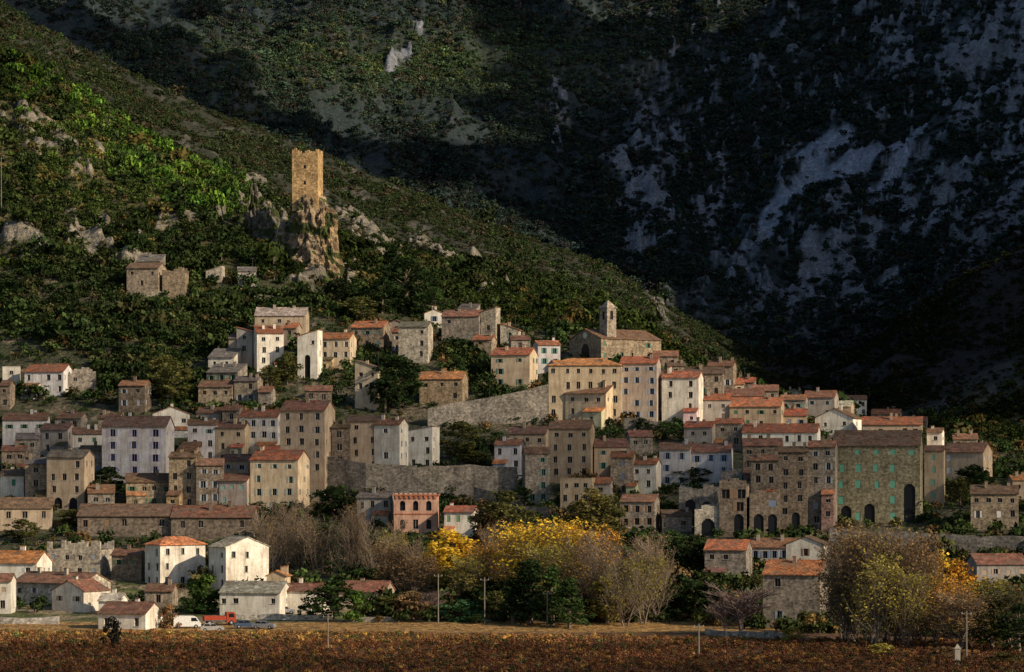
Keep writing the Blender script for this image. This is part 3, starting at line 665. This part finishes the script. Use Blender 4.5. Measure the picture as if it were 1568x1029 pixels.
TR=[('oval',690,812,905,YEL,90),('oval',665,830,912,YEL,45),('round',706,645,706,OL,66),('round',612,545,625,DG,75),('round',590,575,632,DG,50),
('oval',775,752,840,OL,80),('oval',745,765,838,BRN,60),('oval',905,748,835,(.15,.13,.04),75),('oval',935,758,832,OL,50),
('gold',800,800,930,YEL,90),('gold',860,795,935,YEL,110),('gold',905,805,930,ORG,90),('gold',840,830,945,YG,90),('bare',945,810,940,BRN,100),('bare',975,820,950,BRN,90),('bare',1000,832,952,BRN,70),('bare',915,830,950,BRN,80),
('bare',880,820,945,BRN,70),('bare',960,860,958,YG,70),('oval',790,800,880,(.45,.27,.05),60),('oval',870,800,880,(.5,.3,.05),70),('bare',820,810,920,BRN,60),
('oval',885,860,945,YEL,55),('oval',930,880,955,YG,55),('gold',985,850,955,YG,60),
('pine',812,858,955,DG,80),('pine',845,868,958,MG,70),('pine',872,885,962,MG,60),('pine',785,885,955,DG,55),
('bare',425,770,882,BRN,60),('bare',455,785,880,BRN,50),('bare',490,790,885,BRN,60),('bare',525,780,888,BRN,60),('bare',550,765,885,BRN,50),('bare',578,790,890,BRN,60),('bare',440,760,870,BRN,50),('bare',540,775,890,BRN,40),('bare',408,790,885,BRN,40),('oval',505,800,870,DG,60),('round',430,775,840,DG,60),('round',470,800,860,MG,70),('round',510,745,790,DG,60),('oval',395,768,800,DG,40),
('gold',610,830,915,BRN,70),('gold',635,850,925,BRN,70),('gold',595,815,880,YG,50),('gold',715,850,930,YG,60),('gold',745,830,920,ORG,60),('bare',620,820,915,BRN,60),('bare',760,800,900,BRN,50),
('round',630,905,950,BRN,60),('round',590,912,948,OL,50),('bareround',650,900,950,BRN,50),
('bush',318,880,936,BG,78),('bush',296,900,940,MG,50),('round',512,888,952,MG,75),('bush',545,905,952,BG,50),('bush',708,918,952,(.06,.13,.05),66),('bush',470,922,948,MG,30),
('round',1030,812,870,MG,60),('round',1062,820,880,DG,60),('oval',1000,890,950,DG,70),('round',1040,880,945,DG,70),('round',1085,890,950,DG,60),
('bareround',1135,895,972,(.3,.15,.1),100),('bareround',1110,905,972,BRN,60),('round',1160,880,920,OL,40),
('gold',1290,830,975,BRN,70),('gold',1325,805,985,BRN,90),('bare',1360,800,985,YG,100),('gold',1395,815,985,BRN,90),('bare',1310,820,980,BRN,60),('bare',1345,815,985,BRN,60),('bare',1375,810,985,BRN,70),('bare',1410,830,985,BRN,60),('bare',1295,815,985,BRN,60),('gold',1340,850,990,YG,80),('gold',1300,870,985,OL,70),('gold',1385,870,990,YG,70),
('oval',1440,845,965,YEL,75),('oval',1468,858,970,ORG,60),('gold',1430,880,985,ORG,90),('gold',1500,885,990,YG,90),('gold',1545,890,995,OL,90),('gold',1470,905,995,BRN,90),('oval',1520,920,995,OL,70),('oval',1560,925,1000,DG,70),
('round',1490,712,760,DG,60),('round',1470,730,775,OL,40),('cyp',1404,760,800,DG,12),('round',1062,715,745,DG,56),('round',1020,645,672,MG,40),('round',1130,650,668,DG,30),
('cyp',245,658,700,DG,8),('round',420,640,665,DG,40),('round',250,545,600,OL,70),('round',265,560,620,OL,70),('round',415,560,600,OL,50),('round',440,540,590,OL,40),
('round',585,425,480,DG,50),('round',620,395,480,DG,80),('round',665,440,490,MG,50),('round',550,455,492,OL,60),('round',520,425,470,DG,50),('pine',600,375,470,DG,70),
('bush',172,945,992,(.02,.02,.015),34),('bush',260,925,962,BRN,40),('round',110,780,805,OL,50),('round',35,795,830,OL,50),('round',165,715,760,DG,50),('round',148,735,775,DG,30),
('round',570,870,900,MG,40),('oval',730,940,955,MG,30),('bush',1215,960,985,YG,50),('bush',1350,985,1003,YG,50),('bush',1450,990,1008,BRN,60),('bush',1530,1000,1015,OL,60),
('round',690,870,925,YG,60),('round',760,905,948,OL,50),('round',730,690,712,OL,50),('round',800,745,780,DG,40),('round',885,790,830,DG,60),('round',980,640,665,DG,40),
('bush',530,715,740,MG,44),('bush',620,735,765,DG,50),('bush',560,745,768,OL,40),('bush',690,740,766,DG,50)]
for t in TR: tree(*t)
# ------------------------------------------------------------ scatter by geometry nodes
pc=bpy.data.collections.new('scrub_prototypes')
def proto(name,n,size,seed,sq=.75):
    R=np.random.default_rng(seed);mb=MB()
    for k in range(7):
        a=R.uniform(0,6.28);r=R.uniform(0,.6);br=R.uniform(.6,1.3)
        leafquads(mb,r*math.cos(a),r*math.sin(a),.45+R.uniform(-.15,.45)*sq,R.uniform(.3,.5),n//7,size,(br,br,br),R,FI,sq)
    mb.tube((0,0,-.3),(0,0,.4),.07,.05,BK,(.12,.09,.07),4)
    o=mb.build(name,link=False);pc.objects.link(o)
for i in range(4): proto('scrub_bush_%d'%i,112,.235,40+i)
ng=bpy.data.node_groups.new('scatter_scrub','GeometryNodeTree')
ng.interface.new_socket(name='Geometry',in_out='INPUT',socket_type='NodeSocketGeometry');ng.interface.new_socket(name='Geometry',in_out='OUTPUT',socket_type='NodeSocketGeometry')
gi=ng.nodes.new('NodeGroupInput');go=ng.nodes.new('NodeGroupOutput');ip=ng.nodes.new('GeometryNodeInstanceOnPoints');ci=ng.nodes.new('GeometryNodeCollectionInfo')
ci.inputs['Collection'].default_value=pc;ci.inputs['Separate Children'].default_value=True;ci.inputs['Reset Children'].default_value=True
def na(nm,dt):
    n=ng.nodes.new('GeometryNodeInputNamedAttribute');n.data_type=dt;n.inputs['Name'].default_value=nm;return n.outputs['Attribute']
L=ng.links.new
L(gi.outputs[0],ip.inputs['Points']);L(ci.outputs[0],ip.inputs['Instance']);ip.inputs['Pick Instance'].default_value=True
L(na('idx','INT'),ip.inputs['Instance Index']);L(na('rot','FLOAT_VECTOR'),ip.inputs['Rotation']);L(na('scl','FLOAT_VECTOR'),ip.inputs['Scale']);L(ip.outputs[0],go.inputs[0])
def scatter(name,pts,scl,tint):
    n=len(pts);me=bpy.data.meshes.new(name);me.vertices.add(n);me.vertices.foreach_set('co',np.asarray(pts,np.float32).ravel())
    me.attributes.new('idx','INT','POINT').data.foreach_set('value',rng.integers(0,4,n).astype(np.int32))
    r=np.zeros((n,3),np.float32);r[:,2]=rng.uniform(0,6.28,n);me.attributes.new('rot','FLOAT_VECTOR','POINT').data.foreach_set('vector',r.ravel())
    me.attributes.new('scl','FLOAT_VECTOR','POINT').data.foreach_set('vector',np.asarray(scl,np.float32).ravel())
    me.attributes.new('tint','FLOAT_COLOR','POINT').data.foreach_set('color',np.concatenate([tint,np.ones((n,1))],1).astype(np.float32).ravel())
    o=bpy.data.objects.new(name,me);sc.collection.objects.link(o);md=o.modifiers.new('scatter','NODES');md.node_group=ng;return o
run=np.minimum.accumulate(Vg,0);vis=(Vg-run)<12
area=np.gradient(yg)[:,None]*np.gradient(ug)[None,:]/F*Yg
inside=(Ug>-90)&(Ug<1660)
def sample(w,n):
    p=(w*area).ravel();p=p/p.sum();k=rng.choice(len(p),n,p=p);j,i=k//NU,k%NU
    j=np.clip(j,0,NR-2);i=np.clip(i,0,NU-2);a=rng.random(n);b_=rng.random(n)
    def L2(A): return (A[j,i]*(1-a)+A[j,i+1]*a)*(1-b_)+(A[j+1,i]*(1-a)+A[j+1,i+1]*a)*b_
    return L2(X),L2(Yg),L2(Z),L2(Ug),L2(Vg),j,i
def scal(n,s,v=.5,zf=.8):
    k=s*np.exp(rng.normal(0,v,n));return np.stack([k,k,k*zf*rng.uniform(.8,1.3,n)],1)
def tints(n,cols,wts,v=.2):
    k=rng.choice(len(cols),n,p=np.array(wts)/sum(wts));return np.array(cols)[k]*np.exp(rng.normal(0,v,(n,1)))
rockm=np.clip(rock_far+scree*2,0,1)
dens=(0.45+1.5*sst(.4,.6,fbm(X/45,Yg/60,4,71)))*(1-.92*rockm)*far*vis*inside
x,y,z,u,v,j,i=sample(dens,52000);n=len(x)
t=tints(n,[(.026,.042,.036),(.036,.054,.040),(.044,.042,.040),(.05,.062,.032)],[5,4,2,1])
lt=np.exp(-((u-620)/330)**2-((v-95)/65)**2);t*= (1+1.4*lt)[:,None];t[:,2]*=(1-.45*lt)  # same sunlit patch brightened in the tree tints
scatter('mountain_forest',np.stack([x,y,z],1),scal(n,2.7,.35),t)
mid=hill*(1-far)*vis*inside
dens=mid*(.3+1.6*sst(.42,.6,fbm(X/22,Yg/30,4,73)))*(1-.85*rock_l)*sst(1080,1180,Yg+60*(Ug>420))
x,y,z,u,v,j,i=sample(dens,36000);n=len(x)
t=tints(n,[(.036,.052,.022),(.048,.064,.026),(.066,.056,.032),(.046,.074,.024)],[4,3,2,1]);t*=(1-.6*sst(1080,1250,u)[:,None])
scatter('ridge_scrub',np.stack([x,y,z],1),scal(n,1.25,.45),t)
dens=hill*(1-sst(1120,1200,Yg))*vis*inside*(.35+1.4*sst(.42,.58,fbm(X/14,Yg/20,4,75)))*(1-.85*rock_l)
x,y,z,u,v,j,i=sample(dens,19000);n=len(x)
t=tints(n,[(.048,.070,.018),(.065,.092,.025),(.13,.105,.033),(.03,.046,.016),(.10,.15,.03)],[4,3,1.6,4,.8])
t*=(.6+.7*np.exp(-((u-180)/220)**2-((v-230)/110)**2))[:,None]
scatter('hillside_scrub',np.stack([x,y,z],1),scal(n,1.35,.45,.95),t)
br=strokes([([(130,165),(200,225),(290,262),(350,290)],34),([(180,250),(330,300)],32),([(20,90),(60,130)],30),([(0,140),(30,170)],18),([(260,300),(340,325)],20)],ONE)
x,y,z,u,v,j,i=sample(np.clip(br,0,1)**.5*hill*(1-sst(1190,1230,Yg))*vis*inside,950);n=len(x)
scatter('hillside_pines',np.stack([x,y,z],1),scal(n,1.9,.35,1.3),tints(n,[(.085,.165,.024),(.055,.105,.02),(.12,.20,.028),(.03,.05,.016)],[3,3,1.2,1.6],.3))
dk=strokes([([(20,470),(150,500),(330,500)],52),([(0,300),(60,330)],30),([(150,420),(180,440)],26),([(270,410),(330,400)],25),([(540,470),(600,440),(680,440)],34),([(380,465),(520,470)],16),([(600,590),(560,560)],25),([(690,540),(740,580)],26),([(160,570),(290,590)],30),([(280,330),(400,410)],22),([(700,420),(850,450)],20),([(60,400),(140,430)],30),([(200,380),(300,370)],14)],ONE)
x,y,z,u,v,j,i=sample(np.clip(dk,0,1)**.5*sst(820,850,Yg)*(1-far)*vis*inside,3000);n=len(x)
F_=np.array(FOOT);ok=np.ones(n,bool)
for fx,fy,fr in F_: ok&=np.hypot(x-fx,y-fy)>fr
x,y,z=x[ok],y[ok],z[ok];n=len(x)
scatter('woodland',np.stack([x,y,z],1),scal(n,2.2,.35,1.0),tints(n,[(.025,.04,.014),(.04,.058,.018),(.06,.06,.025)],[4,3,1]))
x,y,z,u,v,j,i=sample(sst(612,640,Yg)*(1-sst(940,980,Yg))*inside*(.3+1.3*sst(.42,.6,fbm(X/12,Yg/12,3,77))),10000);n=len(x);ok=np.ones(n,bool)
for fx,fy,fr in F_: ok&=np.hypot(x-fx,y-fy)>fr+.6
ok&=~((y<660)&(u<520)&(rng.random(n)<.5))
x,y,z,u=x[ok],y[ok],z[ok],u[ok];n=len(x)
scatter('village_shrubs',np.stack([x,y,z],1),scal(n,1.25,.5,.95),tints(n,[(.03,.05,.016),(.05,.075,.022),(.09,.075,.03),(.15,.09,.035)],[5,4,2,.8]))
x,y,z,u,v,j,i=sample(((Yg>(600-35*sst(1000,1300,Ug)-25*sst(1300,1568,Ug)))&(Yg<690)&(Ug>560)&inside)*1.0*(.3+sst(.4,.6,fbm(X/8,Yg/8,3,79))),4400);n=len(x);ok=np.ones(n,bool)
for fx,fy,fr in F_: ok&=np.hypot(x-fx,y-fy)>fr+.6
x,y,z=x[ok],y[ok],z[ok];n=len(x)
scatter('riverside_thicket',np.stack([x,y,z],1),scal(n,1.6,.4,1.0),tints(n,[(.035,.05,.016),(.06,.07,.023),(.12,.08,.038),(.2,.13,.04)],[4,3,3,1]))
pts=[]
yy=395.0
while yy<588:
    xs_=np.arange(-yy*.19,yy*.19,1.15);xs_=xs_+rng.normal(0,.15,len(xs_));ys_=yy+xs_*.06+rng.normal(0,.12,len(xs_))
    k=rng.random(len(xs_))>.08;lim=572-30*sst(250,1568,xs_*F/yy+U0)
    k&=(ys_<lim);pts.append(np.stack([xs_[k],ys_[k]],1));yy+=2.3
pts=np.concatenate(pts);zz=np.array([ground(a,b_) for a,b_ in pts]);n=len(pts)
vt=tints(n,[(.14,.060,.03),(.105,.052,.027),(.21,.11,.035),(.07,.06,.025)],[4,3,1.5,1.5],.25)
vt*=(.5+1.1*fbm(pts[:,0]/25,pts[:,1]/18,3,91))[:,None]
e_=sst(525,560,pts[:,1])[:,None];vt=vt*(1+1.3*e_)*(1+e_*np.array([[.1,.25,.0]]))  # sunlit far strip of the field painted into the vine tints
scatter('vineyard_rows',np.column_stack([pts,zz]),scal(n,.62,.2,1.0),vt)
# ------------------------------------------------------------ poles, vehicles
def pole(u,vt,vb):
    Y=hit(u,vb);x=XU(u,Y);h=ZV(vt,Y)-ground(x,Y);mb=MB();c=(.22,.19,.16)
    mb.tube((0,0,-.5),(0,0,h),.14,.09,PA,c,8);mb.tube((-.8,0,h-.5),(.8,0,h-.5),.05,.05,PA,c,6)
    for s in(-.7,0,.7): mb.tube((s,0,h-.48),(s,0,h-.22),.05,.04,PA,(.5,.5,.48),6)
    mb.build('utility_pole',(x,Y,ground(x,Y)))
for p in((671,878,955),(742,884,955),(502,940,998),(1070,955,1004),(1480,935,1010),(838,905,960),(2,240,330)): pole(*p)
def wheel(mb,x,y,r=.33):
    for s in(-1,1):
        c=[(x+r*math.cos(t*math.pi/6),y*s,r+r*math.sin(t*math.pi/6)) for t in range(12)];c2=[(p[0],p[1]-s*.2,p[2]) for p in c]
        mb.face(c,PA,(.02,.02,.02))
        for i in range(12): mb.face([c[i],c[(i+1)%12],c2[(i+1)%12],c2[i]],PA,(.02,.02,.02))
        h=[(x+r*.5*math.cos(t*math.pi/4),(y+.005)*s,r+r*.5*math.sin(t*math.pi/4)) for t in range(8)];mb.face(h,PA,(.4,.4,.4))
def extr(mb,prof,y0,y1,c,m=PA):
    a=[(p[0],y0,p[1]) for p in prof];b_=[(p[0],y1,p[1]) for p in prof];mb.face(a,m,c);mb.face(b_[::-1],m,c)
    for i in range(len(a)): mb.face([a[i],b_[i],b_[(i+1)%len(a)],a[(i+1)%len(a)]],m,c)
def car(u,vb,c,rz):
    Y=hit(u,vb);x=XU(u,Y);mb=MB()
    extr(mb,[(-2.1,.3),(2.1,.3),(2.12,.7),(1.9,.88),(1.0,.95),(-1.9,.98),(-2.1,.8)],-.82,.82,c)
    extr(mb,[(-1.75,.97),(.95,.94),(.35,1.42),(-1.3,1.45)],-.72,.72,c)
    for s in(-1,1):
        for a,b_ in((-1.5,-.5),(-.4,.6)):
            q=[(a,s*.725,1.0),(b_+.15,s*.725,1.0),(b_-.15 if b_>0 else b_,s*.725,1.36),(a+.2,s*.725,1.36)];mb.face(q,GL,(0,0,0))
    mb.face([(.92,-.6,.99),(.92,.6,.99),(.42,.6,1.38),(.42,-.6,1.38)],GL,(0,0,0));mb.face([(-1.74,-.6,1.02),(-1.74,.6,1.02),(-1.36,.6,1.4),(-1.36,-.6,1.4)],GL,(0,0,0))
    wheel(mb,-1.3,.84);wheel(mb,1.3,.84);mb.build('parked_car',(x,Y,ground(x,Y)+.02),rz)
car(376,962,(.06,.09,.15),.2);car(404,963,(.22,.23,.25),-.2);car(325,967,(.4,.38,.35),.1);car(436,940,(.3,.3,.32),.0)
def truck(u,vb,c,rz):
    Y=hit(u,vb);x=XU(u,Y);mb=MB()
    extr(mb,[(1.2,.5),(3.0,.5),(3.0,1.5),(2.7,2.35),(1.2,2.4)],-1.05,1.05,c)
    mb.face([(3.01,-.9,1.5),(3.01,.9,1.5),(2.73,.9,2.25),(2.73,-.9,2.25)],GL,(0,0,0))
    for s in(-1,1): mb.face([(1.6,1.056*s,1.45),(2.7,1.056*s,1.45),(2.5,1.056*s,2.15),(1.6,1.056*s,2.15)],GL,(0,0,0))
    mb.box(-3,1.1,-1.1,1.1,.8,.95,PA,(.1,.1,.1))
    for a in((-3,1.1,-1.1,-1.04),(-3,1.1,1.04,1.1),(-3,-2.94,-1.04,1.04),(1.04,1.1,-1.04,1.04)): mb.box(a[0],a[1],a[2],a[3],.95,1.7,PA,c)
    wheel(mb,-2,1.06,.45);wheel(mb,2.1,1.06,.45);mb.build('red_truck',(x,Y,ground(x,Y)+.02),rz)
truck(336,957,(.36,.06,.03),.25)
def van(u,vb,c,rz):
    Y=hit(u,vb);x=XU(u,Y);mb=MB()
    extr(mb,[(-2.5,.35),(2.5,.35),(2.55,.95),(2.3,1.2),(1.7,2.05),(1.3,2.25),(-2.45,2.3),(-2.5,2.1)],-.95,.95,c)
    mb.face([(2.29,-.8,1.26),(2.29,.8,1.26),(1.76,.75,2.0),(1.76,-.75,2.0)],GL,(0,0,0))
    for s in(-1,1): mb.face([(.7,.956*s,1.3),(2.0,.956*s,1.3),(1.55,.956*s,1.95),(.7,.956*s,1.95)],GL,(0,0,0))
    mb.face([(-2.506,-.7,1.3),(-2.506,.7,1.3),(-2.506,.7,1.95),(-2.506,-.7,1.95)],GL,(0,0,0))
    wheel(mb,-1.6,.97,.36);wheel(mb,1.6,.97,.36);mb.build('parked_van',(x,Y,ground(x,Y)+.02),rz)
van(286,962,(.75,.74,.7),.2)
Yq=hit(1466,1018);mb=MB();mb.box(-.4,.4,-.4,.4,-.5,2.4,PL,(.5,.45,.36));mb.box(-.5,.5,-.5,.5,2.4,2.6,PL,(.5,.45,.36))
for a in range(4):
    q=[(-.4,-.4),(.4,-.4),(.4,.4),(-.4,.4)];p0,p1=q[a],q[(a+1)%4];mb.face([(p0[0],p0[1],2.601),(p1[0],p1[1],2.601),(0,0,3.2)],PL,(.5,.45,.36))
mb.build('stone_pillar',(XU(1466,Yq),Yq,ground(XU(1466,Yq),Yq)))
# ------------------------------------------------------------ clouds (added out of view, aimed so their shadows dim chosen ground)
def cloudmat(name,tr):
    m=bpy.data.materials.new(name);m.use_nodes=True;nt=m.node_tree;nt.nodes.remove(nt.nodes['Principled BSDF'])
    d=nt.nodes.new('ShaderNodeBsdfDiffuse');d.inputs[0].default_value=(.8,.8,.8,1);t=nt.nodes.new('ShaderNodeBsdfTransparent');ms=nt.nodes.new('ShaderNodeMixShader');ms.inputs[0].default_value=tr
    link(nt,d.outputs[0],ms.inputs[1]);link(nt,t.outputs[0],ms.inputs[2]);link(nt,ms.outputs[0],nt.nodes['Material Output'].inputs[0]);return m
def shadow_cloud(lobes,mat,h=1600):
    V=[];Fc=[];NA,NB=28,14
    for (x,y,z,a,b_,c,) in lobes:
        o=len(V);s=rng.uniform(0,50)
        for j in range(NB+1):
            ph=math.pi*j/NB
            for i in range(NA):
                th=2*math.pi*i/NA;dx,dy,dz=math.sin(ph)*math.cos(th),math.sin(ph)*math.sin(th),math.cos(ph)
                k=.75+.5*float(fbm(np.array([dx*2+s]),np.array([dy*2+dz*2]),3,5)[0])
                V.append((x+SD.x*h+dx*a*k,y+SD.y*h+dy*b_*k,z+SD.z*h+dz*c*k))
        for j in range(NB):
            for i in range(NA): Fc.append((o+j*NA+i,o+j*NA+(i+1)%NA,o+(j+1)*NA+(i+1)%NA,o+(j+1)*NA+i))
    me=bpy.data.meshes.new('shadow_cloud');me.from_pydata(V,[],Fc);me.materials.append(mat);me.update()
    ob=bpy.data.objects.new('shadow_cloud',me);sc.collection.objects.link(ob);return ob
def tgt(u,v,ym=420):
    Y=hit(u,v,ym);x=XU(u,Y);return x,Y,ground(x,Y)
dense=cloudmat('dense_shadow_cloud',.30);thin=cloudmat('thin_shadow_cloud',.79)
lob=[]
for (u,v,ym,a) in [(20,25,1560,60),(150,70,1560,62),(270,110,1560,55),(390,175,1560,50),(500,215,1560,50),(620,250,1560,52),(740,260,1560,60),(800,170,1560,60),(860,60,1560,80),(960,120,1560,90),(880,250,1560,70),(760,20,1560,40),(330,20,1560,40),(980,300,1560,80)]:
    lob.append(tgt(u,v,ym)+(a,a,a*.38))
shadow_cloud(lob,dense)
lob=[tgt(u,v,ym)+(a,a,a*.35) for (u,v,ym,a) in [(1500,470,1100,60),(1400,540,1100,55),(1560,420,1100,60),(1480,560,1050,60),(1300,600,1000,50),(1600,560,1000,80),(1150,560,1000,40)]]
shadow_cloud(lob,dense)
lob=[]
for u in(-60,90,240,390,540): lob.append((XU(u,785),785,35,26,50,7))
for u in(690,820,960,1100,1240,1380,1520): lob.append((XU(u,770),770,32,26,58,7))
shadow_cloud(lob,thin)
lob=[(x_,y_,0,60,38,8) for x_,y_ in((-70,470),(0,455),(70,450),(-120,440))]
shadow_cloud(lob,thin)
# ------------------------------------------------------------ light, sky, camera
el=math.asin(SD.z);az=math.atan2(SD.x,SD.y)
su=bpy.data.lights.new('sun','SUN');su.energy=5.0;su.angle=math.radians(.5);su.color=(1,.84,.62)
so=bpy.data.objects.new('sun',su);so.rotation_euler=SD.to_track_quat('Z','Y').to_euler();so.location=(300,0,400);sc.collection.objects.link(so)
w=bpy.data.worlds.new('World');sc.world=w;w.use_nodes=True;nt=w.node_tree;bg=nt.nodes['Background']
sk=nt.nodes.new('ShaderNodeTexSky');sk.sky_type='NISHITA';sk.sun_disc=False;sk.sun_elevation=el;sk.sun_rotation=az
nt.links.new(sk.outputs[0],bg.inputs[0]);bg.inputs[1].default_value=.095
cam=bpy.data.cameras.new('camera');cam.sensor_width=36;cam.lens=36*F/1568;cam.shift_y=(V0-514.5)/1568;cam.clip_end=9000;cam.clip_start=1
co_=bpy.data.objects.new('camera',cam);co_.location=(0,0,HC);co_.rotation_euler=(math.pi/2,0,0);sc.collection.objects.link(co_);sc.camera=co_
sc.view_settings.view_transform='Standard';sc.view_settings.look='None';sc.view_settings.exposure=0
print('houses',len(houses))
